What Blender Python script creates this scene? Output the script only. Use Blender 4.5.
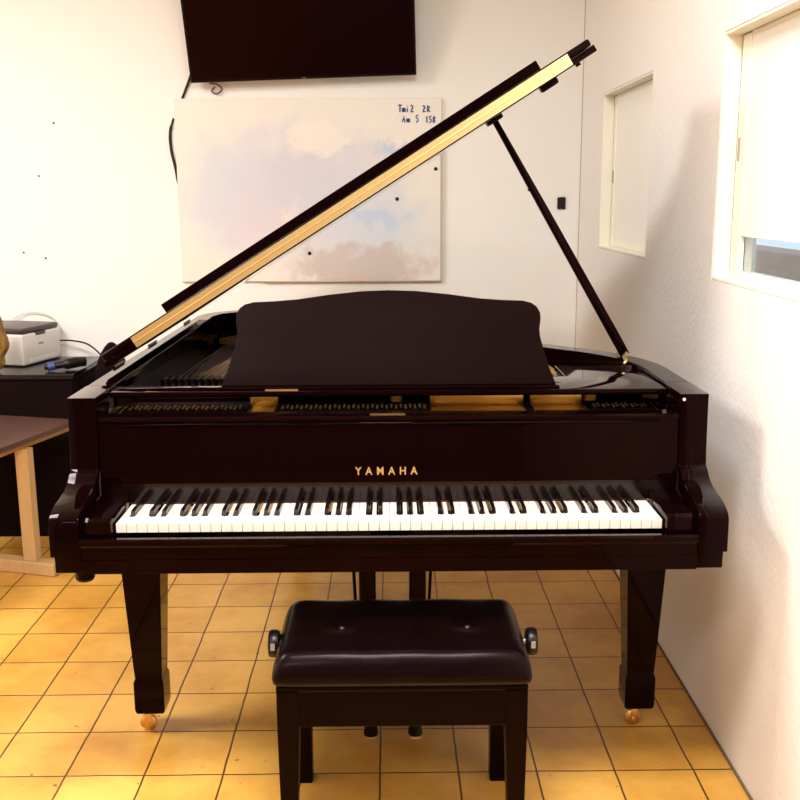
import bpy, bmesh, math, random
from mathutils import Vector, Matrix
random.seed(7)
for o in list(bpy.data.objects): bpy.data.objects.remove(o)
S = bpy.context.scene
COL = S.collection
# ---------------------------------------------------------------- camera
a, b, r = .0100, math.atan(.205), .005
F = Vector((math.sin(a)*math.cos(b), math.cos(a)*math.cos(b), -math.sin(b)))
R0 = F.cross(Vector((0, 0, 1))).normalized(); U0 = R0.cross(F)
U = U0*math.cos(r)+R0*math.sin(r); R = R0*math.cos(r)-U0*math.sin(r)
cam = bpy.data.objects.new('camera', bpy.data.cameras.new('camera')); COL.objects.link(cam)
cam.data.lens = 45; cam.data.sensor_width = 36; cam.data.clip_start = .05
m = Matrix((R, U, -F)).transposed().to_4x4(); m.translation = Vector((0, -2.14, 1.456))
cam.matrix_world = m
S.camera = cam
# ---------------------------------------------------------------- world and light
W = bpy.data.worlds.new('world'); S.world = W; W.use_nodes = True
W.node_tree.nodes['Background'].inputs[0].default_value = (.60, .76, .88, 1)
W.node_tree.nodes['Background'].inputs[1].default_value = .85
S.view_settings.view_transform = 'Standard'; S.view_settings.look = 'None'
S.view_settings.gamma = 1; S.view_settings.use_curve_mapping = False
S.view_settings.exposure = 0.50
def area(name, loc, sx, sy, power, color, rot=(0, 0, 0)):
    l = bpy.data.lights.new(name, 'AREA'); l.shape = 'RECTANGLE'; l.size = sx; l.size_y = sy
    l.energy = power; l.color = color
    o = bpy.data.objects.new(name, l); o.location = loc; o.rotation_euler = rot; COL.objects.link(o); return o
WARM = (1, .98, .965)
area('ceiling_light_front', (-.05, -.95, 2.84), .9, .6, 72, WARM)
area('ceiling_light_side', (-2.3, .3, 2.84), 1.1, .8, 72, WARM)
area('fill_light_rear', (-1.2, -3.0, 2.84), 1.4, .8, 34, WARM)  # added fill behind the camera, brightens the front faces and the brass
# ---------------------------------------------------------------- materials
def mat(name, col, rough=.5, metal=0, spec=.5, coat=0, bump=None, var=None, tint=None):
    m = bpy.data.materials.new(name); m.use_nodes = True
    nt = m.node_tree; p = nt.nodes['Principled BSDF']
    p.inputs['Base Color'].default_value = (*col, 1); p.inputs['Roughness'].default_value = rough
    p.inputs['Metallic'].default_value = metal; p.inputs['Specular IOR Level'].default_value = spec
    p.inputs['Coat Weight'].default_value = coat
    if tint: p.inputs['Specular Tint'].default_value = (*tint, 1)
    if var or bump:
        tc = nt.nodes.new('ShaderNodeTexCoord')
    if var:   # var = (scale, second colour, stretch)
        mp = nt.nodes.new('ShaderNodeMapping'); mp.inputs['Scale'].default_value = var[2] if len(var) > 2 else (1, 1, 1)
        n = nt.nodes.new('ShaderNodeTexNoise'); n.inputs['Scale'].default_value = var[0]; n.inputs['Detail'].default_value = 5
        mx = nt.nodes.new('ShaderNodeMix'); mx.data_type = 'RGBA'
        mx.inputs[6].default_value = (*col, 1); mx.inputs[7].default_value = (*var[1], 1)
        nt.links.new(tc.outputs['Object'], mp.inputs[0]); nt.links.new(mp.outputs[0], n.inputs['Vector'])
        nt.links.new(n.outputs['Fac'], mx.inputs[0]); nt.links.new(mx.outputs[2], p.inputs['Base Color'])
    if bump:  # (scale, strength, distance)
        n2 = nt.nodes.new('ShaderNodeTexNoise'); n2.inputs['Scale'].default_value = bump[0]; n2.inputs['Detail'].default_value = 6
        bp = nt.nodes.new('ShaderNodeBump'); bp.inputs['Strength'].default_value = bump[1]; bp.inputs['Distance'].default_value = bump[2]
        nt.links.new(tc.outputs['Object'], n2.inputs['Vector'])
        nt.links.new(n2.outputs['Fac'], bp.inputs['Height']); nt.links.new(bp.outputs[0], p.inputs['Normal'])
    return m
M = {}
M['lacquer'] = mat('black_lacquer', (.0030, .0004, .0006), .05, spec=.5, tint=(.13, .075, .07))
M['satin'] = mat('satin_black', (.0030, .0007, .0007), .33, spec=.4, tint=(.13, .09, .08))
M['desk_black'] = mat('music_desk_black', (.0038, .0011, .0010), .6, spec=.4, tint=(.07, .045, .04))
M['ivory'] = mat('white_key', (.80, .755, .66), .25)
M['lacquer_plain'] = mat('black_lacquer_strip', (.004, .001, .001), .12, spec=.5, tint=(.62, .58, .58))
M['sharp'] = mat('black_key', (.005, .002, .002), .2, spec=.5, tint=(.5, .4, .4))
M['brass'] = mat('brass', (.98, .78, .38), .30, metal=1)
M['brass_old'] = mat('brass_dull', (.78, .50, .20), .33, metal=1)
M['gold'] = mat('gold_iron_plate', (.72, .42, .09), .32, metal=.75)
M['steel'] = mat('string_steel', (.55, .5, .42), .3, metal=1)
M['copper'] = mat('wound_copper', (.10, .035, .015), .5, metal=1)
M['wood_sound'] = mat('soundboard_wood', (.10, .04, .012), .4, var=(6, (.07, .025, .008), (12, 1, 1)))
M['felt'] = mat('red_felt', (.045, .003, .003), .95)
M['leather'] = mat('black_leather', (.0035, .001, .0012), .27, spec=.5, tint=(.17, .13, .15), bump=(160, .12, .002))
M['button'] = mat('leather_button', (.04, .03, .035), .2, spec=.9)
M['chrome'] = mat('chrome', (.75, .74, .74), .2, metal=1)
M['chrome_warm'] = mat('polished_pedal_metal', (.9, .78, .6), .12, metal=1)
M['tvscreen'] = mat('tv_screen', (.006, .0006, .001), .3, spec=.4, tint=(.2, .12, .12))
M['tvbody'] = mat('tv_body', (.007, .002, .002), .45, spec=.15)
M['white_plastic'] = mat('white_plastic', (.72, .68, .64), .4)
M['grey_plastic'] = mat('grey_plastic', (.30, .26, .25), .5)
M['dark_plastic'] = mat('dark_brown_plastic', (.045, .022, .02), .35)
M['black_plastic'] = mat('black_plastic', (.006, .003, .003), .35, spec=.3)
M['blue'] = mat('blue_plastic', (.03, .06, .22), .4)
M['cream_cable'] = mat('pale_cable', (.66, .62, .52), .5)
M['cloth_black'] = mat('black_cloth', (.005, .001, .001), .9, spec=.1)
M['desk_top'] = mat('desk_top_black', (.006, .003, .003), .16, spec=.4)
M['table_top'] = mat('table_top_brown', (.105, .052, .040), .3, var=(5, (.07, .034, .026), (1, 8, 1)))
M['table_edge'] = mat('table_edge', (.035, .012, .008), .4)
M['pale_wood'] = mat('pale_wood', (.66, .45, .22), .5, var=(8, (.52, .33, .14), (6, 6, 1)))
M['yellow'] = mat('mustard_cloth', (.36, .20, .03), .8, var=(30, (.12, .06, .01)))
M['wall_back'] = mat('painted_wall', (.85, .835, .80), .75, bump=(25, .08, .01), var=(1.5, (.83, .81, .77)))
M['wall_rough'] = mat('rough_plaster', (.86, .825, .785), .8, bump=(70, .22, .008), var=(3, (.83, .79, .75)))
M['wall_rear'] = mat('rear_wall', (.30, .26, .22), .8, var=(1, (.26, .22, .18)))
M['wall_side'] = mat('side_wall', (.80, .76, .70), .8, var=(1, (.76, .72, .66)))
M['ceil'] = mat('ceiling_paint', (.82, .79, .73), .8, var=(1, (.80, .77, .70)))
M['cream'] = mat('cream_window_paint', (.90, .86, .72), .5, var=(2, (.88, .84, .70)))
M['panel'] = mat('white_window_panel', (.90, .87, .80), .35, var=(2, (.88, .85, .79)))
M['gap'] = mat('dark_gap', (.36, .31, .25), .8)
M['mark'] = mat('wall_mark', (.05, .035, .03), .8)
M['grout'] = mat('dark_skirt_line', (.16, .10, .05), .9)
M['ink'] = mat('blue_ink', (.02, .045, .22), .6)
M['paper'] = mat('paper_note', (.84, .80, .72), .7)
M['frame'] = mat('board_frame', (.52, .40, .30), .5)
M['frame_dark'] = mat('rusty_wire', (.16, .10, .06), .6)
M['outer'] = mat('outside_concrete', (.62, .42, .33), .9, var=(4, (.44, .30, .24), (1, 1, 5)))
M['roadway'] = mat('outside_ground', (.35, .33, .31), .9, var=(2, (.28, .26, .24)))
M['lamp'] = mat('lamp_diffuser', (.9, .88, .8), .5)
def glass_mat():
    m = bpy.data.materials.new('window_glass'); m.use_nodes = True
    p = m.node_tree.nodes['Principled BSDF']; p.inputs['Transmission Weight'].default_value = 1
    p.inputs['Roughness'].default_value = 0; p.inputs['IOR'].default_value = 1.1
    p.inputs['Base Color'].default_value = (.97, .98, .98, 1); return m
M['glass'] = glass_mat()
def floor_mat():
    m = bpy.data.materials.new('yellow_cement_tiles'); m.use_nodes = True
    nt = m.node_tree; N = nt.nodes; L = nt.links; p = N['Principled BSDF']
    tc = N.new('ShaderNodeTexCoord'); mp = N.new('ShaderNodeMapping')
    tx, ty = .2017, .2144
    # distort a touch so grout is not ruler straight
    nz = N.new('ShaderNodeTexNoise'); nz.inputs['Scale'].default_value = 9
    sub = N.new('ShaderNodeVectorMath'); sub.operation = 'SUBTRACT'; sub.inputs[1].default_value = (.5, .5, .5)
    sc = N.new('ShaderNodeVectorMath'); sc.operation = 'SCALE'; sc.inputs['Scale'].default_value = .006
    ad = N.new('ShaderNodeVectorMath')
    L.new(tc.outputs['Object'], nz.inputs['Vector']); L.new(nz.outputs['Color'], sub.inputs[0]); L.new(sub.outputs[0], sc.inputs[0])
    L.new(tc.outputs['Object'], ad.inputs[0]); L.new(sc.outputs[0], ad.inputs[1]); L.new(ad.outputs[0], mp.inputs[0])
    mp.inputs['Location'].default_value = (.638+20*tx, -.188+30*ty, 0)
    br = N.new('ShaderNodeTexBrick'); br.offset = 0; br.squash = 1
    br.inputs['Scale'].default_value = 1; br.inputs['Brick Width'].default_value = tx; br.inputs['Row Height'].default_value = ty
    br.inputs['Mortar Size'].default_value = .0033; br.inputs['Mortar Smooth'].default_value = .5; br.inputs['Bias'].default_value = 0
    br.inputs['Color1'].default_value = (.75, .415, .085, 1); br.inputs['Color2'].default_value = (.67, .35, .062, 1)
    br.inputs['Mortar'].default_value = (.09, .038, .010, 1)
    L.new(mp.outputs[0], br.inputs['Vector'])
    st = N.new('ShaderNodeTexNoise'); st.inputs['Scale'].default_value = 3.2; st.inputs['Detail'].default_value = 7; st.inputs['Roughness'].default_value = .62
    L.new(tc.outputs['Object'], st.inputs['Vector'])
    rp = N.new('ShaderNodeValToRGB'); rp.color_ramp.elements[0].position = .35; rp.color_ramp.elements[0].color = (.66, .52, .34, 1)
    rp.color_ramp.elements[1].position = .6; rp.color_ramp.elements[1].color = (1, 1, 1, 1)
    L.new(st.outputs['Fac'], rp.inputs[0])
    mx = N.new('ShaderNodeMix'); mx.data_type = 'RGBA'; mx.blend_type = 'MULTIPLY'; mx.inputs[0].default_value = .75
    L.new(br.outputs['Color'], mx.inputs[6]); L.new(rp.outputs[0], mx.inputs[7])
    # small dirt specks
    sp = N.new('ShaderNodeTexNoise'); sp.inputs['Scale'].default_value = 38; sp.inputs['Detail'].default_value = 2
    L.new(tc.outputs['Object'], sp.inputs['Vector'])
    r2 = N.new('ShaderNodeValToRGB'); r2.color_ramp.elements[0].position = .235; r2.color_ramp.elements[0].color = (.3, .2, .12, 1)
    r2.color_ramp.elements[1].position = .28; r2.color_ramp.elements[1].color = (1, 1, 1, 1)
    L.new(sp.outputs['Fac'], r2.inputs[0])
    m2 = N.new('ShaderNodeMix'); m2.data_type = 'RGBA'; m2.blend_type = 'MULTIPLY'; m2.inputs[0].default_value = 1
    L.new(mx.outputs[2], m2.inputs[6]); L.new(r2.outputs[0], m2.inputs[7]); L.new(m2.outputs[2], p.inputs['Base Color'])
    p.inputs['Roughness'].default_value = .33; p.inputs['Specular IOR Level'].default_value = .4
    bp = N.new('ShaderNodeBump'); bp.invert = True; bp.inputs['Strength'].default_value = .5; bp.inputs['Distance'].default_value = .002
    L.new(br.outputs['Fac'], bp.inputs['Height']); L.new(bp.outputs[0], p.inputs['Normal'])
    return m
M['floor'] = floor_mat()
def board_mat(hw, hh):
    """washed, stained whiteboard: object coordinates x,z centred on the board"""
    m = bpy.data.materials.new('stained_whiteboard'); m.use_nodes = True
    nt = m.node_tree; N = nt.nodes; L = nt.links; p = N['Principled BSDF']
    tc = N.new('ShaderNodeTexCoord')
    nz = N.new('ShaderNodeTexNoise'); nz.inputs['Scale'].default_value = 8; nz.inputs['Detail'].default_value = 8; nz.inputs['Roughness'].default_value = .65
    L.new(tc.outputs['Object'], nz.inputs['Vector'])
    sub = N.new('ShaderNodeVectorMath'); sub.operation = 'SUBTRACT'; sub.inputs[1].default_value = (.5, .5, .5)
    sc = N.new('ShaderNodeVectorMath'); sc.operation = 'SCALE'; sc.inputs['Scale'].default_value = .34
    ad = N.new('ShaderNodeVectorMath')
    L.new(nz.outputs['Color'], sub.inputs[0]); L.new(sub.outputs[0], sc.inputs[0])
    L.new(tc.outputs['Object'], ad.inputs[0]); L.new(sc.outputs[0], ad.inputs[1])
    prev = None
    def patch(prev, cx, cz, rx, rz, col, amt, hard=.25):
        mp = N.new('ShaderNodeMapping'); mp.vector_type = 'POINT'
        mp.inputs['Scale'].default_value = (1/rx, 0, 1/rz); mp.inputs['Location'].default_value = (-cx/rx, 0, -cz/rz)
        L.new(ad.outputs[0], mp.inputs[0])
        ln = N.new('ShaderNodeVectorMath'); ln.operation = 'LENGTH'; L.new(mp.outputs[0], ln.inputs[0])
        rg = N.new('ShaderNodeMapRange'); rg.inputs['From Min'].default_value = 1; rg.inputs['From Max'].default_value = hard
        rg.inputs['To Min'].default_value = 0; rg.inputs['To Max'].default_value = amt; rg.clamp = True; rg.interpolation_type = 'SMOOTHSTEP'
        L.new(ln.outputs['Value'], rg.inputs['Value'])
        mx = N.new('ShaderNodeMix'); mx.data_type = 'RGBA'
        L.new(rg.outputs[0], mx.inputs[0])
        if prev is None: mx.inputs[6].default_value = (.78, .74, .67, 1)
        else: L.new(prev, mx.inputs[6])
        mx.inputs[7].default_value = (*col, 1); return mx.outputs[2]
    prev = patch(prev, -.05, .0, .66, .42, (.60, .585, .655), .95)
    prev = patch(prev, -.40, -.02, .25, .38, (.60, .62, .69), .7)
    prev = patch(prev, -.20, -.15, .30, .20, (.70, .60, .65), .55)
    prev = patch(prev, .30, -.16, .34, .26, (.60, .64, .70), .9)
    prev = patch(prev, .42, .17, .22, .07, (.40, .50, .68), .8)
    prev = patch(prev, .30, -.12, .20, .06, (.46, .56, .72), .7)
    prev = patch(prev, .05, .24, .14, .10, (.82, .76, .67), .75, .6)
    prev = patch(prev, -.05, -.11, .13, .09, (.80, .70, .62), .75)
    prev = patch(prev, .22, -.35, .36, .14, (.56, .47, .43), .85, .6)
    prev = patch(prev, -.48, -.36, .2, .1, (.80, .73, .62), .7)
    L.new(prev, p.inputs['Base Color']); p.inputs['Roughness'].default_value = .45
    return m
# ---------------------------------------------------------------- mesh helpers
def link(name, bm, m, parent=None, smooth=False, auto=None):
    bmesh.ops.recalc_face_normals(bm, faces=bm.faces)
    me = bpy.data.meshes.new(name); bm.to_mesh(me); bm.free()
    me.materials.append(M[m] if isinstance(m, str) else m)
    if smooth:
        for p in me.polygons: p.use_smooth = True
    if auto is not None:
        for p in me.polygons: p.use_smooth = True
        me.set_sharp_from_angle(angle=math.radians(auto))
    o = bpy.data.objects.new(name, me); COL.objects.link(o)
    if parent is not None: o.parent = parent
    return o
def empty(name, loc=(0, 0, 0)):
    o = bpy.data.objects.new(name, None); o.location = loc; o.empty_display_size = .1; COL.objects.link(o); return o
def tag(o, label=None, cat=None, group=None, kind=None):
    if label: o['label'] = label
    if cat: o['category'] = cat
    if group: o['group'] = group
    if kind: o['kind'] = kind
    return o
def box(x0, x1, y0, y1, z0, z1, bev=0, seg=2, bm=None):
    t = bmesh.new()
    vs = [t.verts.new((x, y, z)) for x in (x0, x1) for y in (y0, y1) for z in (z0, z1)]
    for f in ((0, 1, 3, 2), (4, 6, 7, 5), (0, 4, 5, 1), (2, 3, 7, 6), (0, 2, 6, 4), (1, 5, 7, 3)): t.faces.new([vs[i] for i in f])
    bmesh.ops.recalc_face_normals(t, faces=t.faces)
    if bev: bmesh.ops.bevel(t, geom=t.edges[:], offset=bev, segments=seg, profile=.5, affect='EDGES')
    return merge(bm, t)
def merge(bm, t):
    if bm is None: return t
    me = bpy.data.meshes.new('tmp'); t.to_mesh(me); t.free(); bm.from_mesh(me); bpy.data.meshes.remove(me); return bm
def prism(poly, fn, d0, d1, bev=0, seg=2, bm=None):
    """poly in 2D, fn(u,v,d)->xyz, extruded from d0 to d1"""
    t = bmesh.new()
    A = [t.verts.new(fn(u, v, d0)) for u, v in poly]; B = [t.verts.new(fn(u, v, d1)) for u, v in poly]
    n = len(poly)
    t.faces.new(A); t.faces.new(B[::-1])
    for i in range(n): t.faces.new((A[i], B[i], B[(i+1) % n], A[(i+1) % n]))
    bmesh.ops.recalc_face_normals(t, faces=t.faces)
    if bev:
        t.edges.ensure_lookup_table()
        es = [e for e in t.edges if any(len(f.verts) > 4 or n == 4 for f in e.link_faces)]
        bmesh.ops.bevel(t, geom=es, offset=bev, segments=seg, profile=.5, affect='EDGES')
    return merge(bm, t)
def tube(pts, rad, n=8, bm=None, cap=True):
    t = bmesh.new(); pts = [Vector(p) for p in pts]; rings = []
    up = Vector((0, 0, 1))
    for i, p in enumerate(pts):
        d = (pts[min(i+1, len(pts)-1)]-pts[max(i-1, 0)]).normalized()
        if i == 0: s = d.cross(up if abs(d.z) < .95 else Vector((1, 0, 0))).normalized()
        else: s = (s-d*s.dot(d)).normalized()
        q = d.cross(s); rr = rad[i] if isinstance(rad, (list, tuple)) else rad
        rings.append([t.verts.new(p+(s*math.cos(2*math.pi*k/n)+q*math.sin(2*math.pi*k/n))*rr) for k in range(n)])
    for A, B in zip(rings, rings[1:]):
        for k in range(n): t.faces.new((A[k], A[(k+1) % n], B[(k+1) % n], B[k]))
    if cap: t.faces.new(rings[0]); t.faces.new(rings[-1][::-1])
    return merge(bm, t)
def bez(pts, k=8):
    """Catmull-Rom through points"""
    P = [Vector(p) for p in pts]; P = [2*P[0]-P[1]]+P+[2*P[-1]-P[-2]]; out = []
    for i in range(1, len(P)-2):
        for j in range(k):
            t = j/k; p0, p1, p2, p3 = P[i-1:i+3]
            out.append(.5*((2*p1)+(p2-p0)*t+(2*p0-5*p1+4*p2-p3)*t*t+(3*p1-p0-3*p2+p3)*t**3))
    out.append(P[-2]); return out
def lathe(prof, n=24, axis='z', at=(0, 0, 0), bm=None):
    t = bmesh.new(); at = Vector(at); rings = []
    for rr, h in prof:
        ring = []
        for k in range(n):
            c, s = math.cos(2*math.pi*k/n)*rr, math.sin(2*math.pi*k/n)*rr
            v = {'z': (c, s, h), 'x': (h, c, s), 'y': (c, h, s)}[axis]; ring.append(t.verts.new(at+Vector(v)))
        rings.append(ring)
    for A, B in zip(rings, rings[1:]):
        for k in range(n): t.faces.new((A[k], A[(k+1) % n], B[(k+1) % n], B[k]))
    t.faces.new(rings[0]); t.faces.new(rings[-1][::-1])
    return merge(bm, t)
# ---------------------------------------------------------------- room shell
XR, YB, ZC, XL, YF = .88, 2.55, 2.9, -3.3, -4.2
def struct(name, bm, m, parent=None, **k):
    o = link(name, bm, m, parent, **k)
    if parent is None: o['kind'] = 'structure'
    return o
struct('floor', box(XL-.1, XR+.12, YF-.1, YB+.12, -.06, 0), 'floor')
struct('ceiling', box(XL-.1, XR+.12, YF-.1, YB+.12, ZC, ZC+.08), 'ceil')
struct('wall_back', box(XL-.1, XR+.12, YB, YB+.12, 0, ZC), 'wall_back')
struct('wall_left', box(XL-.1, XL, YF, YB, 0, ZC), 'wall_side')
struct('wall_front', box(XL-.1, XR+.12, YF-.1, YF, 0, ZC), 'wall_rear')
WT = .12
W1 = (1.315, 2.10, 1.235, 1.857); W2 = (-.35, .598, 1.225, 1.869)
def wall_with_holes():
    ys = sorted({YF, W2[0], W2[1], W1[0], W1[1], YB}); zs = sorted({0, W1[2], W2[2], W1[3], W2[3], ZC})
    bm = bmesh.new(); vc = {}
    def v(x, y, z):
        k = (x, y, z)
        if k not in vc: vc[k] = bm.verts.new(k)
        return vc[k]
    def hole(y, z): return any(w[0] < y < w[1] and w[2] < z < w[3] for w in (W1, W2))
    cells = {}
    for i in range(len(ys)-1):
        for j in range(len(zs)-1):
            cells[i, j] = not hole((ys[i]+ys[i+1])/2, (zs[j]+zs[j+1])/2)
    for (i, j), s in cells.items():
        if not s: continue
        y0, y1, z0, z1 = ys[i], ys[i+1], zs[j], zs[j+1]
        for x in (XR, XR+WT): bm.faces.new((v(x, y0, z0), v(x, y1, z0), v(x, y1, z1), v(x, y0, z1)))
        for di, dj, e in ((-1, 0, ((y0, z0), (y0, z1))), (1, 0, ((y1, z0), (y1, z1))), (0, -1, ((y0, z0), (y1, z0))), (0, 1, ((y0, z1), (y1, z1)))):
            if not cells.get((i+di, j+dj), False):
                (ya, za), (yb, zb) = e
                bm.faces.new((v(XR, ya, za), v(XR, yb, zb), v(XR+WT, yb, zb), v(XR+WT, ya, za)))
    return bm
struct('wall_right', wall_with_holes(), 'wall_rough')
# thin dark line along the foot of the right wall, and a fine darker seam in the corner
struct('trim_1', box(XR-.006, XR-.0005, YF+.01, YB-.01, .0005, .006), 'grout')
struct('trim_2', box(XR-.0025, XR-.0005, YB-.0025, YB-.0005, .01, ZC-.01), 'gap')
def window(name, w, clear):
    y0, y1, z0, z1 = w; x = XR+.045
    e = empty(name, (x, (y0+y1)/2, z0)); e['kind'] = 'structure'
    def part(n, bm, m): 
        bmesh.ops.translate(bm, verts=bm.verts, vec=-Vector(e.location)); return link(n, bm, m, e)
    # smooth painted reveal lining
    g = .0015
    bm = box(XR+.001, x, y0+g, y0+.008, z0+g, z1-g); box(XR+.001, x, y1-.008, y1-g, z0+g, z1-g, bm=bm)
    box(XR+.001, x, y0+.008, y1-.008, z1-.008, z1-g, bm=bm); box(XR+.001, x, y0+.008, y1-.008, z0+g, z0+.008, bm=bm)
    part('window_reveal', bm, 'cream')
    fw = .06 if clear else .035
    a0, a1, b0, b1 = y0+.008, y1-.008, z0+.008, z1-.008
    zb = b0+(.02 if clear else fw)
    bm = box(x, x+.04, a0, a0+fw, b0, b1, .002); box(x, x+.04, a1-.004-fw, a1-.004, b0, b1-.003, .002, bm=bm)
    box(x+.002, x+.038, a0+fw, a1-fw-.004, b1-.012, b1, .001, bm=bm); box(x+.002, x+.038, a0+fw, a1-fw-.004, b0, zb, .001, bm=bm)
    part('window_frame', bm, 'cream')
    part('joint', box(x+.006, x+.012, a1-.0045, a1-.0002, b0, b1), 'gap')
    c0, c1 = a0+fw, a1-fw-.004
    if clear:
        zm = 1.345
        part('blind_panel', box(x+.003, x+.013, c0, c1, zm, b1-.012, .0005), 'panel')
        part('pane', box(x+.015, x+.019, c0, c1, zb, zm-.002), 'glass')
        part('catch', box(x-.004, x+.002, a1-.028, a1-.022, 1.54, 1.60, .001), 'gap')
    else:
        part('blind_panel', box(x+.003, x+.013, c0, c1, zb, b1-.012, .0005), 'panel')
        part('catch', box(x-.004, x+.002, a1-.028, a1-.023, 1.50, 1.55, .001), 'gap')
window('window_1', W1, False); window('window_2', W2, True)
struct('ground_outside', box(XR+.2, 14, -8, 8, -.1, 0), 'roadway')
struct('wall_outside', box(2.2, 2.4, -3, 7, 0, 1.13, .01), 'outer')
# ---------------------------------------------------------------- two ceiling lamps and an added fill box (they give the area light its body)
for i, (x, y, sx, sy) in enumerate(((-.05, -.95, .9, .6), (-2.3, .3, 1.1, .8), (-1.2, -3.0, 1.4, .8))):
    e = empty('ceiling_lamp', (x, y, ZC))
    tag(e, ['flat ceiling lamp fixed above the piano bench', 'wide ceiling lamp fixed over the left side of the room', 'widest lamp box, added for the unseen fill light behind the bench'][i], 'ceiling lamp')
    link('housing', box(-sx/2-.03, sx/2+.03, -sy/2-.03, sy/2+.03, -.045, -.001, .005), 'lamp', e)
# ---------------------------------------------------------------- grand piano
P = empty('grand_piano', (-.003, 0, 0))
tag(P, 'black lacquered grand piano with its lid propped open, filling the middle of the room', 'piano')
HW = .7490; ZT = .997; TH = .065
right_curve = bez([(.749, .52), (.738, .60), (.705, .70), (.63, .82), (.53, .92), (.42, 1.05), (.33, 1.25), (.26, 1.45), (.17, 1.63), (.03, 1.80), (-.15, 1.93), (-.33, 1.985), (-.50, 1.985), (-.64, 1.94), (-.72, 1.86), (-.749, 1.76)], 4)
right_curve = [(p.x, p.y) for p in [Vector((*q, 0)) if len(q) == 2 else q for q in right_curve]]
outer = [(HW, .30)]+right_curve+[(-HW, .30)]
def offset(poly, d):
    out = []
    for i, p in enumerate(poly):
        p = Vector(p); q0 = Vector(poly[max(i-1, 0)]); q1 = Vector(poly[min(i+1, len(poly)-1)])
        t = (q1-q0).normalized(); n = Vector((-t.y, t.x)); out.append((p+n*d).to_tuple())
    return out
inner = offset(outer, TH); inner[0] = (HW-TH, .30); inner[-1] = (-HW+TH, .30)
def rim_mesh():
    bm = bmesh.new()
    sec = []
    for o_, i_ in zip(outer, inner):
        sec.append([bm.verts.new((*o_, .665)), bm.verts.new((*o_, ZT)), bm.verts.new((*i_, ZT)), bm.verts.new((*i_, .665))])
    for A, B in zip(sec, sec[1:]):
        for k in range(4): bm.faces.new((A[k], B[k], B[(k+1) % 4], A[(k+1) % 4]))
    bm.faces.new(sec[0]); bm.faces.new(sec[-1][::-1])
    bmesh.ops.recalc_face_normals(bm, faces=bm.faces)
    es = [e for e in bm.edges if len(e.link_faces) == 2 and e.calc_face_angle() > 1.2 and abs((e.verts[0].co-e.verts[1].co).z) < .01 and e.verts[0].co.y > .29 and e.verts[0].co.z > .9]
    bmesh.ops.bevel(bm, geom=es, offset=.003, segments=2, affect='EDGES')
    return bm
link('rim', rim_mesh(), 'lacquer', P, auto=35)
arm_prof = [(.145, ZT), (.145, .95), (.143, .90), (.140, .85), (.137, .828), (.128, .822), (.122, .819), (.115, .812), (.104, .803), (.080, .793), (.050, .787), (.018, .782), (-.010, .775), (-.030, .766), (-.038, .758), (-.041, .748), (-.042, .677), (-.017, .674), (-.015, .630), (-.010, .627), (.30, .627), (.30, ZT)]
for s in (-1, 1):
    o = link('arm', prism(arm_prof, lambda u, v, d: (d, u, v), s*(HW-TH), s*HW, .0018, 2), 'lacquer', P, auto=28)
    o['label'] = 'curved black arm at the %s end of the keyboard' % ('left' if s < 0 else 'right')
link('key_bed', box(-HW+TH, HW-TH, -.030, .30, .633, .668, .003), 'lacquer', P)
# key slip with a rounded rail
kp = [(-.022, .668), (-.022, .712), (-.028, .716), (-.040, .716), (-.045, .712), (-.045, .702), (-.041, .697), (-.036, .694), (-.036, .668)]
link('key_slip', prism(kp, lambda u, v, d: (d, u, v), -HW+TH+.001, HW-TH-.001), 'lacquer', P, auto=30)
link('lower_panel', box(-HW+TH, HW-TH, -.036, -.030, .634, .667, .001), 'lacquer', P)
for s in (-1, 1):
    kb = [(-.021, .668), (-.021, .750), (-.012, .757), (.06, .760), (.139, .765), (.139, .668)]
    link('key_block', prism(kb, lambda u, v, d: (d, u, v), s*.6175, s*(HW-TH-.001), .003, 2), 'lacquer', P, auto=30)
# keys
KW = 1.225/52
def white_mesh(i, left, right):
    x0 = -.6125+i*KW+.0006; x1 = x0+KW-.0012; L_, Rr = .0065, .0065
    ys = .047
    pts = [(x0, -.0), (x1, 0), (x1, ys)]
    if right: pts += [(x1-Rr, ys), (x1-Rr, .142)]
    else: pts += [(x1, .142)]
    if left: pts += [(x0+L_, .142), (x0+L_, ys)]
    else: pts += [(x0, .142)]
    pts += [(x0, ys)]
    return prism(pts, lambda u, v, d: (u, v, d), .718, .740, .0008, 1)
# key 0 is A; black after A, C, D, F, G
names = 'ABCDEFG'; seq = [names[i % 7] for i in range(52)]
hasb = [seq[i] in 'ACDFG' and i < 51 for i in range(52)]
for i in range(52):
    link('white_key', white_mesh(i, i > 0 and hasb[i-1], hasb[i]), 'ivory', P)
shift = {'A': .0025, 'C': -.0025, 'D': .0025, 'F': -.003, 'G': 0}
bkme = None
for i in range(52):
    if not hasb[i]: continue
    xc = -.6125+(i+1)*KW+shift[seq[i]]
    if bkme is None:
        pr_ = [(.0485, .7405), (.0535, .7515), (.057, .753), (.142, .753), (.142, .7405)]
        t = bmesh.new(); A = []; B = []
        for u, v in pr_:
            w = .0056 if v < .745 else .0046
            A.append(t.verts.new((-w, u, v))); B.append(t.verts.new((w, u, v)))
        t.faces.new(A); t.faces.new(B[::-1])
        for k in range(5): t.faces.new((A[k], B[k], B[(k+1) % 5], A[(k+1) % 5]))
        bmesh.ops.recalc_face_normals(t, faces=t.faces)
        bmesh.ops.bevel(t, geom=t.edges[:], offset=.0009, segments=2, affect='EDGES')
        o = link('black_key', t, 'sharp', P, auto=40); bkme = o.data
    else:
        o = bpy.data.objects.new('black_key', bkme); COL.objects.link(o); o.parent = P
    o.location = (xc, 0, 0)
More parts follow.
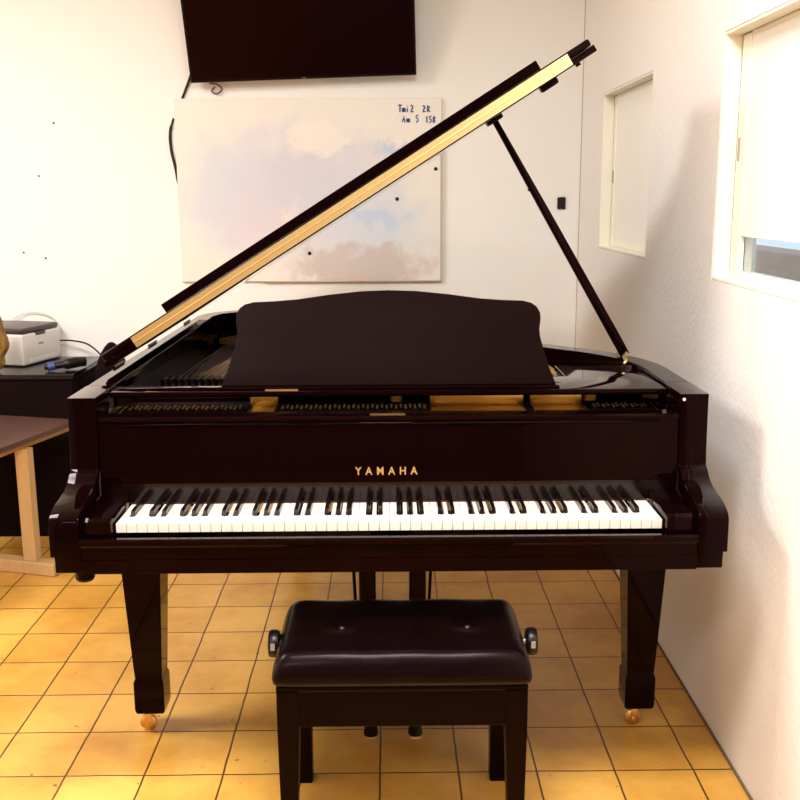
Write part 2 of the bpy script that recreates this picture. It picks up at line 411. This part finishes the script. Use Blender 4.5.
# fallboard
fb = [(.1440, .7435), (.1440, .790), (.1475, .85), (.156, .937), (.150, .939), (.149, .945), (.153, .949), (.200, .949), (.203, .944), (.203, .925), (.172, .92), (.164, .7435)]
FB = link('fallboard', prism(fb, lambda u, v, d: (d, u, v), -HW+TH+.002, HW-TH-.002), 'lacquer', P, auto=30)
link('key_reflector', box(-.66, .66, .1425, .1438, .745, .790), 'lacquer_plain', FB)  # added strip, more reflective than the fallboard so the keys mirror in it
link('felt_strip', box(-.6125, .6125, .1405, .1435, .7405, .7435), 'felt', FB)
tube_b = tube([(-.64, .1530, .931), (.64, .1530, .931)], .0028, 8)
link('moulding', tube_b, 'lacquer', FB, smooth=True)
def text_mesh(txt, width, height, depth, bold=.0):
    cu = bpy.data.curves.new('t', 'FONT'); cu.body = txt; cu.extrude = .02; cu.offset = bold; cu.space_character = 1.9
    cu.align_x = 'CENTER'
    o = bpy.data.objects.new('t', cu); COL.objects.link(o); bpy.context.view_layer.update()
    me = bpy.data.meshes.new_from_object(o.evaluated_get(bpy.context.evaluated_depsgraph_get()))
    bpy.data.objects.remove(o)
    bm = bmesh.new(); bm.from_mesh(me); bpy.data.meshes.remove(me)
    xs = [v.co.x for v in bm.verts]; ys = [v.co.y for v in bm.verts]
    cx = (max(xs)+min(xs))/2; sx = width/(max(xs)-min(xs)); sy = height/(max(ys)-min(ys)); y0 = min(ys)
    for v in bm.verts: v.co = Vector(((v.co.x-cx)*sx, (v.co.y-y0)*sy, v.co.z*depth/.04))
    return bm
tb = text_mesh('YAMAHA', .148, .0190, .0012, .02)
bmesh.ops.transform(tb, matrix=Matrix.Translation((-.0075, .1438, .8075)) @ Matrix.Rotation(math.pi/2-.06, 4, 'X'), verts=tb.verts)
lo = link('lettering', tb, 'brass', FB); lo['label'] = 'gold lettering on the fallboard'
link('lock_plate', box(-.045, .038, .158, .172, .9491, .9503), 'brass_old', FB)
# interior: iron plate, soundboard, strings, pins
def poly_in(d): return [(x, y) for x, y in offset(outer, TH+d)]
inn = [(HW-TH-.002, .26)]+offset(outer, TH+.004)[1:-1]+[(-HW+TH+.002, .26)]
link('soundboard', prism(inn, lambda u, v, d: (u, v, d), .845, .853), 'wood_sound', P)
pl = [(HW-TH-.004, .262)]+offset(outer, TH+.008)[1:-1]+[(-HW+TH+.004, .262)]
def bent_x(y):   # inner right boundary x at depth y
    best = HW-TH
    for (x0, y0), (x1, y1) in zip(inner, inner[1:]):
        if (y0-y)*(y1-y) <= 0 and x0 > -.3 and y0 != y1: return x0+(x1-x0)*(y-y0)/(y1-y0)
    return best
bm = box(-HW+TH+.004, HW-TH-.004, .262, .40, .905, .925, .003)          # pin block flange
for s_ in ((-.30, 1.86, -.30, .028), (.02, 1.70, -.10, .028), (.30, 1.2, .16, .028), (.52, .86, .46, .03)):   # struts fanning to the tail
    x0, y1, x1, w = s_
    prism([(x0-w/2, .38), (x0+w/2, .38), (x1+w/2, y1), (x1-w/2, y1)], lambda u, v, d: (u, v, d), .900, .955, .004, 1, bm=bm)
ring = offset(outer, TH+.012); ring2 = offset(outer, TH+.085)
k0 = 3; k1 = len(outer)-2
prism(ring[k0:k1]+ring2[k0:k1][::-1], lambda u, v, d: (u, v, d), .885, .905, bm=bm)
prism([(-.585, .85), (-.488, .79), (-.42, .79), (-.42, 1.10), (-.50, 1.18), (-.53, 1.17)], lambda u, v, d: (u, v, d), .913, .925, .003, 1, bm=bm)
box(.105, .345, .372, .388, .922, .958, .003, bm=bm); box(.362, .495, .372, .388, .922, .958, .003, bm=bm); box(-.355, -.285, .372, .388, .922, .958, .003, bm=bm)
link('iron_plate', bm, 'gold', P, auto=30)
for x0, x1 in ((-.665, -.355), (-.285, .105), (.345, .362), (.50, .665)): link('felt_cover', box(x0, x1, .29, .398, .926, .9345, .003), 'cloth_black', P)
bm = box(-.66, .66, .404, .425, .905, .945, .002)
link('agraffe_bar', bm, 'satin', P)
bm = bmesh.new()
for k in range(110):
    x = -.645+k*1.29/109
    if .09 < x < .51 or -.37 < x < -.27: continue
    for q in range(2):
        y = .30+q*.022+(k % 2)*.011
        lathe([(.0032, .9255), (.0032, .938), (.0022, .939)], 6, 'z', (x, y, 0), bm)
link('tuning_pins', bm, 'brass_old', P)['kind'] = 'stuff'
bm = bmesh.new(); bb = bmesh.new()
for k in range(90):
    x = -.63+k*1.26/89; xe = x-.10*(1 if x > -.4 else -.4)
    yy = .45; 
    while yy < 1.88 and (x+(xe-x)*(yy-.4)/1.4) < bent_x(yy)-.06: yy += .02
    if yy > .5: tube([(x, .425, .935), (x+(xe-x)*(yy-.4)/1.4, yy, .915)], .0012, 4, bm if x > -.36 else bb)
link('bass_strings', bb, 'copper', P)['kind'] = 'stuff'
link('strings', bm, 'steel', P)['kind'] = 'stuff'
bm = bmesh.new()
for k in range(66):
    x = -.63+k*.0185; box(x-.0055, x+.0055, .60, .66, .937, .957, .001, 1, bm=bm)
link('dampers', bm, 'satin', P)['kind'] = 'stuff'
# music shelf and desk
TRY = .256
xa, xb = -HW+TH+.003, HW-TH-.003
bm = prism([(xa, TRY), (xb, TRY), (xb, .60), (.46, .60), (.46, .44), (-.37, .44), (-.37, .33), (xa, .33)], lambda u, v, d: (u, v, d), .974, .989, .003, 2)
TR = link('music_shelf', bm, 'lacquer', P, auto=30)
link('lip_rail', box(-.42, .42, TRY+.012, TRY+.024, .989, .996, .002), 'lacquer', TR)
for x in (-.2625,):
    link('hinge', box(x-.04, x+.04, TRY+.005, TRY+.011, .9892, .992), 'brass_old', TR)
hd = [(.413, 0), (.398, .045), (.387, .09), (.380, .125), (.379, .145), (.3835, .172), (.383, .190), (.375, .206), (.362, .216), (.340, .222), (.29, .224), (.23, .229), (.15, .241), (.07, .250), (0, .2525)]
desk = [(x, z) for x, z in hd]+[(-x, z) for x, z in hd[::-1][1:]]
tl = math.atan(.115/.218)
def dfn(u, v, d): return (u, TRY+.028+v*math.sin(tl)+d*math.cos(tl), .997+v*math.cos(tl)*1.0-d*math.sin(tl))
link('music_desk', prism(desk, dfn, 0, .014, .002, 2), 'desk_black', P, auto=30)
for x in (-.25, .25):
    link('desk_strut', tube([(x, .36, 1.10), (x, .43, .9885)], .005, 8), 'brass_old', P)
# lid
th = math.atan2(1.78-1.08, .456+.661); Z0 = 1.0105
def lfn(s, y, p): return (-HW+.006+s*math.cos(th)-p*math.sin(th), y, Z0+s*math.sin(th)+p*math.cos(th))
YH = .475
lid_poly = [(2*HW, YH)]+[(x+HW, y+.008) for x, y in outer[1:-1]]+[(0, YH)]
LID = link('lid', prism(lid_poly, lfn, .001, .019, .0025, 3), 'lacquer', P, auto=40)
link('hinge_leaf', box(0, 1, 0, 1, 0, 1), 'brass', LID)
hl = LID.children[0]; me = hl.data
def slab(s0, s1, y0, y1, p0, p1, bev=0, seg=2, bm=None):
    t = box(s0, s1, y0, y1, p0, p1, bev, seg)
    for v in t.verts: v.co = Vector(lfn(*v.co))
    bmesh.ops.recalc_face_normals(t, faces=t.faces)
    return merge(bm, t)
slab(.098, 2*HW-.068, YH-.0022, YH-.0003, .0045, .0187).to_mesh(me)
FLAP = link('front_flap', slab(.002, 2*HW-.004, YH, YH+.335, .0200, .0385, .005, 3), 'lacquer', P, auto=40)
link('hinge_leaf', slab(.098, 2*HW-.068, YH-.0022, YH-.0003, .0203, .0345), 'brass', FLAP)
link('hinge_pin', tube([lfn(.098, YH-.003, .0195), lfn(2*HW-.068, YH-.003, .0195)], .0014, 6), 'brass_old', FLAP)
link('flap_lip', slab(.138, 2*HW-.084, YH+.306, YH+.334, .0385, .073, .002), 'lacquer', FLAP)
# things under the lid edge
link('lid_latch', slab(1.335, 1.385, YH+.02, YH+.05, -.014, .004, .006, 3), 'satin', LID, auto=40)
link('lid_buffer', lathe([(.007, -.010), (.007, 0)], 12, 'z', (0, 0, 0)), 'satin', LID)
bo = [c for c in LID.children if c.name.startswith('lid_buffer')][0]
bo.matrix_basis = Matrix.Translation(lfn(1.445, YH+.02, .004)) @ Matrix.Rotation(-th, 4, 'Y')
for y in (.60, 1.0, 1.55):
    h = link('lid_hinge', tube([(-HW+.002, y-.05, ZT+.0035), (-HW+.002, y+.05, ZT+.0035)], .0035, 8), 'satin', P)
    box(-HW+.004, -HW+.05, y-.05, y+.05, ZT+.0005, ZT+.0025)
# prop stick
pt = Vector(lfn(1.245, .69, .002)); pb = Vector((.680, .70, 1.002))
sx = (.285+HW)/math.cos(th); pt = Vector(lfn(sx, .69, -.004))
d = (pt-pb).normalized(); side = d.cross(Vector((0, 1, 0))).normalized()
def pfn(u, v, w): return tuple(pb+d*v+side*u+Vector((0, 1, 0))*w)
Lp = (pt-pb).length
PR = link('lid_prop', prism([(-.013, 0), (.013, 0), (.014, .06), (.0115, Lp*.6), (.008, Lp), (-.008, Lp), (-.0115, Lp*.6), (-.014, .06)], pfn, -.009, .009, .0025, 2), 'lacquer', P, auto=40)
link('prop_cup', slab(sx-.024, sx+.024, .665, .715, -.010, .004, .005, 3), 'satin', PR, auto=40)
link('prop_bolt', lathe([(.008, -.012), (.008, 0)], 12, 'x', tuple(pb+d*Lp*.72-side*0)), 'satin', PR)
bt = tube([(.655, .60, .993), (.665, .62, .998), (.668, .66, 1.004), (.680, .685, 1.010)], .005, 8)
link('prop_bracket', bt, 'brass', PR, smooth=True)
link('prop_bracket', box(.66, .684, .710, .720, 1.0005, 1.012, .002), 'brass_old', PR)
# legs with casters
def leg(x, y, label):
    t = bmesh.new(); rows = [(.0575, .633), (.0525, .50), (.0385, .19), (.0365, .162), (.041, .152), (.041, .072), (.038, .058)]
    rings = [[t.verts.new((x+sx_*w, y+sy_*w, z)) for sx_, sy_ in ((-1, -1), (1, -1), (1, 1), (-1, 1))] for w, z in rows]
    for A, B in zip(rings, rings[1:]):
        for k in range(4): t.faces.new((A[k], A[(k+1) % 4], B[(k+1) % 4], B[k]))
    t.faces.new(rings[0]); t.faces.new(rings[-1][::-1]); bmesh.ops.recalc_face_normals(t, faces=t.faces)
    es = [e for e in t.edges if e.calc_face_angle() > .9]
    bmesh.ops.bevel(t, geom=es, offset=.003, segments=2, affect='EDGES')
    o = link('leg', t, 'lacquer', P, auto=30); o['label'] = label
    cx_ = x-.012
    c = lathe([(.003, -.010), (.019, -.009), (.0225, -.006), (.0225, .006), (.019, .009), (.003, .010)], 28, 'y', (cx_, y-.012, .0228))
    box(cx_-.006, cx_+.012, y-.026, y-.0235, .018, .054, .001, bm=c); box(cx_-.006, cx_+.012, y-.001, y+.002, .018, .054, .001, bm=c)
    box(cx_-.008, x+.018, y-.026, y+.012, .050, .0585, .002, bm=c)
    tube([(cx_, y-.029, .0228), (cx_, y+.004, .0228)], .005, 8, bm=c)
    cc = link('caster', c, 'brass_old', o, auto=40); cc['label'] = 'brass wheel under the leg'
leg(-.664, .43, 'tapered front leg on the left'); leg(.686, .43, 'tapered front leg near the white wall'); leg(-.36, 1.72, 'rear leg under the tail')
for x in (-.5, 0, .5):
    bmx = box(x-.05, x+.05, .31, 1.0 if x > .4 else 1.5, .68, .76, .003)
    link('floor_beam', bmx, 'satin', P)
link('leg_bracket', box(-.46, -.26, 1.62, 1.82, .634, .845, .004), 'satin', P)
# pedal lyre
LY = link('pedal_lyre', box(-.125, .125, .36, .52, .02+.045, .125, .006), 'lacquer', P, auto=40)
for x in (-.0635, .0745):
    link('lyre_column', box(x-.0235, x+.0235, .45, .49, .125, .627, .006), 'lacquer', LY)
link('lyre_head', box(-.14, .14, .42, .52, .600, .634, .004), 'lacquer', LY)
for s in (-1, 1):
    link('lyre_brace', tube([(.005+s*.135, .80, .665), (.005+s*.095, .52, .12)], .005, 8), 'satin', LY, smooth=True)
for x in (-.054, .063):
    prof = [(.36, .0, .009), (.33, 0, .010), (.30, 0, .016), (.275, 0, .020), (.262, 0, .015), (.258, 0, .006)]
    t = bmesh.new(); T_ = []; B_ = []
    for y, _, w in prof:
        z = .085-(.36-y)*.25
        T_.append((t.verts.new((x-w, y, z)), t.verts.new((x+w, y, z)))); B_.append((t.verts.new((x-w, y, z-.007)), t.verts.new((x+w, y, z-.007))))
    for k in range(len(prof)-1):
        t.faces.new((T_[k][0], T_[k][1], T_[k+1][1], T_[k+1][0])); t.faces.new((B_[k][0], B_[k+1][0], B_[k+1][1], B_[k][1]))
        t.faces.new((T_[k][0], T_[k+1][0], B_[k+1][0], B_[k][0])); t.faces.new((T_[k][1], B_[k][1], B_[k+1][1], T_[k+1][1]))
    t.faces.new((T_[0][0], B_[0][0], B_[0][1], T_[0][1])); t.faces.new((T_[-1][0], T_[-1][1], B_[-1][1], B_[-1][0]))
    link('pedal', t, 'chrome_warm', LY, auto=40)
link('stud', lathe([(.018, .600), (.022, .606), (.022, .6265)], 16, 'z', (-.695, .02, 0)), 'satin', P)
# hardware on the right arm's inner corner
link('hinge_screw', lathe([(.004, -.002), (.004, .001)], 10, 'y', (.690, .1437, .985)), 'chrome', P)
# ---------------------------------------------------------------- bench
B = empty('piano_bench', (.0215, -.008, 0))
tag(B, 'black leather padded piano bench with side knobs in front of the keyboard', 'bench')
def bp(n, bm, m, parent=None, **k):
    if parent is None: bmesh.ops.translate(bm, verts=bm.verts, vec=(0, 0, 0))
    return link(n, bm, m, parent or B, **k)
def cushion():
    t = bmesh.new(); nx, ny = 29, 17; hx, hy = .282, .170; top = {}
    btn = [(-.135, -.01), (.15, -.01)]
    for side_ in (1, 0):
        for i in range(nx+1):
            for j in range(ny+1):
                u = -1+2*i/nx; v = -1+2*j/ny
                ex = 1-abs(u)**14; ey = 1-abs(v)**12
                e = (max(ex, 0)*max(ey, 0))**.22
                sxx = hx*(1-.012*(abs(v)**10)); syy = hy*(1-.02*(abs(u)**10))
                x, y = u*sxx, v*syy
                if side_:
                    z = .458+.042*e
                    for bx, by in btn: z -= .008*math.exp(-((x-bx)**2+(y-by)**2)/.0007)
                    z += .0012*math.sin(x*38+1)*math.sin(y*30)*(abs(v) > .5)
                else: z = .423+.005*(1-e)
                top[side_, i, j] = t.verts.new((x, y, z))
    for s_ in (1, 0):
        for i in range(nx):
            for j in range(ny): t.faces.new((top[s_, i, j], top[s_, i+1, j], top[s_, i+1, j+1], top[s_, i, j+1]))
    for i in range(nx):
        for j in (0, ny): t.faces.new((top[1, i, j], top[1, i+1, j], top[0, i+1, j], top[0, i, j]))
    for j in range(ny):
        for i in (0, nx): t.faces.new((top[1, i, j], top[1, i, j+1], top[0, i, j+1], top[0, i, j]))
    return t
CU = bp('cushion', cushion(), 'leather', smooth=True)
sm = CU.modifiers.new('s', 'SUBSURF'); sm.levels = 1; sm.render_levels = 1
for x in (-.135, .15):
    link('button', lathe([(.0085, -.003), (.0085, .001), (.005, .0035), (.001, .0042)], 16, 'z', (x, -.01, .4925)), 'button', CU, smooth=True)
bp('cushion_base', box(-.272, .272, -.152, .157, .410, .4225, .003), 'satin')
ap = box(-.268, .268, -.150, -.130, .327, .4135, .002); box(-.268, .268, .173, .193, .345, .4135, .002, bm=ap)
box(-.266, -.246, -.13, .173, .345, .4135, .002, bm=ap); box(.246, .266, -.13, .173, .345, .4135, .002, bm=ap)
bp('apron', ap, 'satin')
def bleg(x, y):
    t = bmesh.new(); xo = .27*(1 if x > 0 else -1); yo = .198 if y > 0 else -.152; sxn = -1 if x > 0 else 1; syn = -1 if y > 0 else 1
    rows = [(.0, .048, .4130), (0, .046, .32), (.004, .031 if y < 0 else .042, 0)]
    rings = []
    for o_, w, z in rows:
        xa, xb = xo+sxn*(o_-.001), xo+sxn*(o_+w); ya, yb = yo+syn*(o_-.001), yo+syn*(o_+w)
        rings.append([t.verts.new(p) for p in ((xa, ya, z), (xb, ya, z), (xb, yb, z), (xa, yb, z))])
    for A, C_ in zip(rings, rings[1:]):
        for k in range(4): t.faces.new((A[k], A[(k+1) % 4], C_[(k+1) % 4], C_[k]))
    t.faces.new(rings[0]); t.faces.new(rings[-1][::-1]); bmesh.ops.recalc_face_normals(t, faces=t.faces)
    bmesh.ops.bevel(t, geom=[e for e in t.edges if e.calc_face_angle() > .9], offset=.002, segments=2, affect='EDGES')
    return t
for x in (-1, 1):
    for y in (-1, 1): bp('leg', bleg(x, y), 'satin')
for s in (-1, 1):
    # turning knob on a shaft
    dk = -.008 if s < 0 else 0
    pf = [(.022, .286), (.029, .289), (.0315, .294), (.0315, .306), (.029, .311), (.016, .313)]
    kn = bp('knob', lathe([(r_, s*(h+dk)) for r_, h in pf], 28, 'x', (0, .01, .448)), 'black_plastic', auto=40)
    link('shaft', lathe([(.007, s*.268), (.007, s*.287)], 10, 'x', (0, .01, .448)), 'chrome', kn)
    link('knob_cap', box(s*(.300+dk)-.005, s*(.300+dk)+.005, -.0225, -.0212, .445, .462, .0003), 'grey_plastic', kn)
# ---------------------------------------------------------------- television on the back wall
tilt = math.radians(17)
TV = empty('television', (-.372, YB-.075, 1.960)); TV.rotation_euler = (tilt, math.radians(-1.8), 0)
tag(TV, 'black flat television tilted forward high on the back wall', 'television')
link('tv_case', box(-.498, .498, -.004, .030, 0, .565, .004), 'tvbody', TV)
link('screen', box(-.488, .488, -.0055, -.0042, .012, .553), 'tvscreen', TV)
tl_ = link('tv_badge', box(-.008, .010, -.0068, -.0056, .003, .009), 'chrome', TV)
brk = bmesh.new(); box(-.15, .15, .031, .05, .15, .40, .002, bm=brk)
link('wall_bracket', brk, 'satin', TV)
# the wire hook under it and its cables
def W_(u, z): return (u, YB-.006, z)
ck = tube(bez([(-.775, YB-.010, 1.935), (-.790, YB-.012, 1.915), (-.765, YB-.014, 1.905), (-.745, YB-.012, 1.925), (-.765, YB-.010, 1.945), (-.80, YB-.008, 1.95)], 6), .004, 6)
tag(link('cable_hook', ck, 'frame_dark', smooth=True), 'small brown wire loop hanging just below the television', 'hook')
c1 = tube(bez([(-.865, YB-.03, 2.02), (-.885, YB-.012, 1.975), (-.905, YB-.007, 1.93), (-.925, YB-.006, 1.885)], 6), .006, 6)
tag(link('power_cable', c1, 'black_plastic', smooth=True), 'short black cable running down from the lower left corner of the television', 'cable')
c2 = tube(bez([(-.968, YB-.006, 1.80), (-.986, YB-.006, 1.74), (-.985, YB-.006, 1.66), (-.968, YB-.006, 1.57), (-.953, YB-.006, 1.44)], 6), [.005]*4+[.007]*17+[.004]*4, 6)
tag(link('power_cable', c2, 'black_plastic', smooth=True), 'thin black cable curving down the wall at the left edge of the whiteboard', 'cable')
# ---------------------------------------------------------------- whiteboard
bx0, bx1, bz0, bz1 = -.962, .240, 1.066, 1.884
WBc = Vector(((bx0+bx1)/2, YB-.012, (bz0+bz1)/2)); hw_, hh_ = (bx1-bx0)/2, (bz1-bz0)/2
WB = empty('whiteboard', WBc)
tag(WB, 'wide stained whiteboard with blue smudges on the back wall behind the lid', 'whiteboard')
link('board_panel', box(-hw_, hw_, -.006, .008, -hh_, hh_, .001), board_mat(hw_, hh_), WB)
fr = box(hw_-.004, hw_+.004, -.009, .008, -hh_-.004, hh_-.15, .001); box(-hw_+.38, hw_-.004, -.009, .008, -hh_-.005, -hh_+.002, .001, bm=fr)
link('edge_strip', fr, 'frame', WB)
# hand lettering: strokes on a unit box
G = {'T': [[(0, 1), (.9, 1)], [(.45, 1), (.4, 0)]], 'r': [[(.1, .6), (.1, 0)], [(.1, .4), (.35, .6), (.55, .55)]], 'a': [[(.7, .55), (.3, .6), (.1, .3), (.3, 0), (.6, .2), (.7, .55), (.75, 0)]],
     'i': [[(.2, .55), (.2, 0)], [(.2, .8), (.25, .9)]], '2': [[(0, .8), (.3, 1), (.6, .75), (.3, .35), (0, 0), (.75, .05)]], 'm': [[(.0, .6), (.05, 0)], [(.05, .45), (.3, .6), (.35, 0)], [(.35, .45), (.6, .6), (.7, 0)]],
     '8': [[(.5, .95), (.15, .8), (.25, .55), (.6, .3), (.45, 0), (.1, .1), (.15, .4), (.6, .75), (.5, .95)]], 'R': [[(.1, 0), (.15, 1), (.6, .85), (.5, .55), (.15, .5), (.7, 0)]],
     'A': [[(0, 0), (.4, 1), (.75, 0)], [(.15, .4), (.6, .4)]], '5': [[(.7, 1), (.2, 1), (.15, .6), (.55, .55), (.6, .2), (.1, 0)]], '1': [[(.2, .8), (.4, 1), (.4, 0)]], 'B': [[(.1, 0), (.1, 1), (.6, .8), (.15, .5), (.7, .25), (.1, 0)]], ' ': []}
bm = bmesh.new()
def write(txt, x, z, h, adv):
    for c in txt:
        for st in G[c]: tube([(x+px_*h*.62, -.0068, z+pz_*h) for px_, pz_ in st], .0030, 5, bm)
        x += adv*(.6 if c == ' ' else 1)
ox = .045-WBc.x
write('Tmi2', ox, 1.822-WBc.z, .030, .0185); write('2R', ox+.110, 1.822-WBc.z, .028, .020)
write('Am', ox+.018, 1.777-WBc.z, .028, .021); write('5', ox+.078, 1.777-WBc.z, .030, .017); write('158', ox+.122, 1.775-WBc.z, .028, .0165)
hwr = link('handwriting', bm, 'ink', WB); hwr['label'] = 'blue handwritten notes in the upper right corner'
for i, (x, z, lb) in enumerate(((.038, 1.438, 'black dot magnet on the whiteboard, middle one of the three in a slanting row'), (-.368, 1.194, 'black dot magnet on the whiteboard, lowest of the three in a slanting row'), (.215, 1.572, 'black dot magnet on the whiteboard, highest of the three, by the right edge'))):
    mg = link('magnet', lathe([(.0065, -.0225), (.0085, -.0205), (.0085, -.0185)], 14, 'y', (x, YB, z)), 'black_plastic', smooth=False)
    tag(mg, lb, 'magnet', 'dot magnets on the whiteboard')
# nails and plug holes on the bare wall
for i, (x, z, lb) in enumerate(((-1.509, 1.782, 'tiny dark nail in the bare wall, highest of the four above the printer'), (-1.594, 1.549, 'tiny dark nail in the bare wall, second highest of the four above the printer'), (-1.69, 1.204, 'tiny dark nail in the bare wall, left one of the low pair above the printer'), (-1.59, 1.178, 'tiny dark nail in the bare wall, right one of the low pair above the printer'))):
    nl = link('nail', lathe([(.002, -.006), (.0045, -.0055), (.0045, -.004), (.002, -.0035), (.002, -.0002)], 8, 'y', (x, YB, z)), 'mark')
    tag(nl, lb, 'nail', 'nails in the back wall')
# socket
so = empty('wall_socket', (.795, YB-.001, 1.415))
tag(so, 'small black socket on the back wall near the corner', 'socket')
link('socket_plate', box(-.019, .019, -.008, 0, -.027, .027, .003), 'black_plastic', so)
link('socket_tab', box(-.012, .012, -.007, 0, .0275, .040, .002), 'paper', so)
# ---------------------------------------------------------------- black desk and what stands on it
D = empty('desk', (-1.97, 2.28, 0))
tag(D, 'long black desk with closed black front against the back wall', 'desk')
link('desk_top', box(-.63, .63, -.245, .245, .70, .72, .003), 'desk_top', D)
link('front_panel', box(-.62, .62, -.235, -.215, .0, .70, .002), 'cloth_black', D)
for s in (-1, 1): link('side_panel', box(s*.61-.01, s*.61+.01, -.214, .235, 0, .70, .002), 'cloth_black', D)
PT = empty('printer', (-1.612, 2.225, .7205)); PT.rotation_euler = (0, 0, math.radians(-16))
tag(PT, 'small white laser printer with a dark brown lid on the black desk', 'printer')
link('body', box(-.36, 0, 0, .285, .003, .142, .010, 3), 'white_plastic', PT, auto=40)
bm = box(-.352, -.003, .006, .279, .1425, .168, .008, 3)
LD = link('top_cover', bm, 'dark_plastic', PT, auto=40)
link('cover_handle', box(-.012, .0025, .10, .17, .128, .1435, .002), 'dark_plastic', PT)
link('badge', box(0, .0012, .115, .150, .085, .094), 'grey_plastic', PT)
link('paper_tray', box(-.02, .0008, .04, .245, .012, .03, .002), 'white_plastic', PT)
c3 = tube(bez([(-1.54, 2.50, .80), (-1.48, 2.49, .80), (-1.40, 2.47, .785), (-1.33, 2.44, .735), (-1.30, 2.42, .69)], 6), .004, 6)
tag(link('printer_cable', c3, 'black_plastic', smooth=True), 'dark cable arching from the back of the printer towards the piano', 'cable')
c4 = tube(bez([(-1.76, 2.53, .90), (-1.70, 2.535, .925), (-1.63, 2.535, .925), (-1.57, 2.53, .90), (-1.535, 2.53, .84)], 6), .0025, 6)
tag(link('wall_cable', c4, 'cream_cable', smooth=True), 'thin pale cable looping on the wall above the printer', 'cable')
HD = empty('hand_tool', (-1.42, 2.14, .7205))
tag(HD, 'black handheld device with a blue band lying in front of the printer', 'device')
HD.rotation_euler = (0, 0, math.radians(25))
link('body', tube(bez([(-.07, 0, .018), (-.03, 0, .022), (.02, 0, .026), (.07, .01, .030), (.10, .02, .028)], 5), [.012]*4+[.016]*6+[.024]*6+[.022]*5, 12), 'black_plastic', HD, smooth=True)
link('band', tube([(-.058, 0, .0195), (-.03, 0, .022)], .0185, 12), 'blue', HD, auto=40)
YC = bmesh.new(); bmesh.ops.create_icosphere(YC, subdivisions=5, radius=1)
for v in YC.verts:
    n = v.co.copy(); k = 1+.10*math.sin(n.z*7+n.x*2)+.05*math.sin(n.x*9+n.z*5)+.04*math.sin(n.y*13-n.z*4)
    v.co = Vector((n.x*.055*k*(1.05-.25*n.z)+.012*n.z, n.y*.05*k, max(n.z, -.96)*.132+.128))
yo_ = link('cloth_bundle', YC, 'yellow', smooth=True); yo_.location = (-1.694, 2.11, .7205)
tag(yo_, 'crumpled mustard yellow cloth at the left edge beside the printer', 'cloth')
# black bag between desk and piano
t = bmesh.new(); bmesh.ops.create_icosphere(t, subdivisions=4, radius=1)
for v in t.verts:
    n = v.co.copy(); k = 1+.06*math.sin(n.x*6+n.y*4)+.05*math.sin(n.z*9+1)
    v.co = Vector((n.x*.088*k, n.y*.17*k, max(n.z, -.95)*.42*(1-.05*n.x)))
bmesh.ops.translate(t, verts=t.verts, vec=(0, 0, .399))
bg = link('black_bag', t, 'cloth_black', smooth=True); bg.location = (-1.243, 2.30, 0)
tag(bg, 'slumped black cloth bag standing between the desk and the piano tail', 'bag')
# ---------------------------------------------------------------- low table at the left
ang = math.radians(16)
TB = empty('low_table', (-1.300, 1.92, 0)); TB.rotation_euler = (0, 0, -ang)
tag(TB, 'low brown topped table with pale wooden legs at the left edge', 'table')
# local: -y towards the camera, -x to the left
tp = box(-.45, 0, -.85, 0, .530, .550, 0)
bmesh.ops.bevel(tp, geom=[e for e in tp.edges if abs(e.verts[0].co.z-e.verts[1].co.z) > .01], offset=.02, segments=4, affect='EDGES')
TT = link('table_top', tp, 'table_top', TB)
tp = box(-.452, .002, -.852, .002, .5295, .5480, 0); 
link('apron', box(-.43, -.02, -.83, -.02, .507, .5295, .003), 'pale_wood', TB)
tp.free()
for y in (-.32, -.80):
    for x in (-.030, -.40):
        lg = link('leg', box(x-.028, x+.028, y-.02, y+.02, .052, .507, .003), 'pale_wood', TB)
for y in (-.32, -.80):
    link('foot_bar', box(-.49, .085, y-.03, y+.03, .001, .052, .004), 'pale_wood', TB)
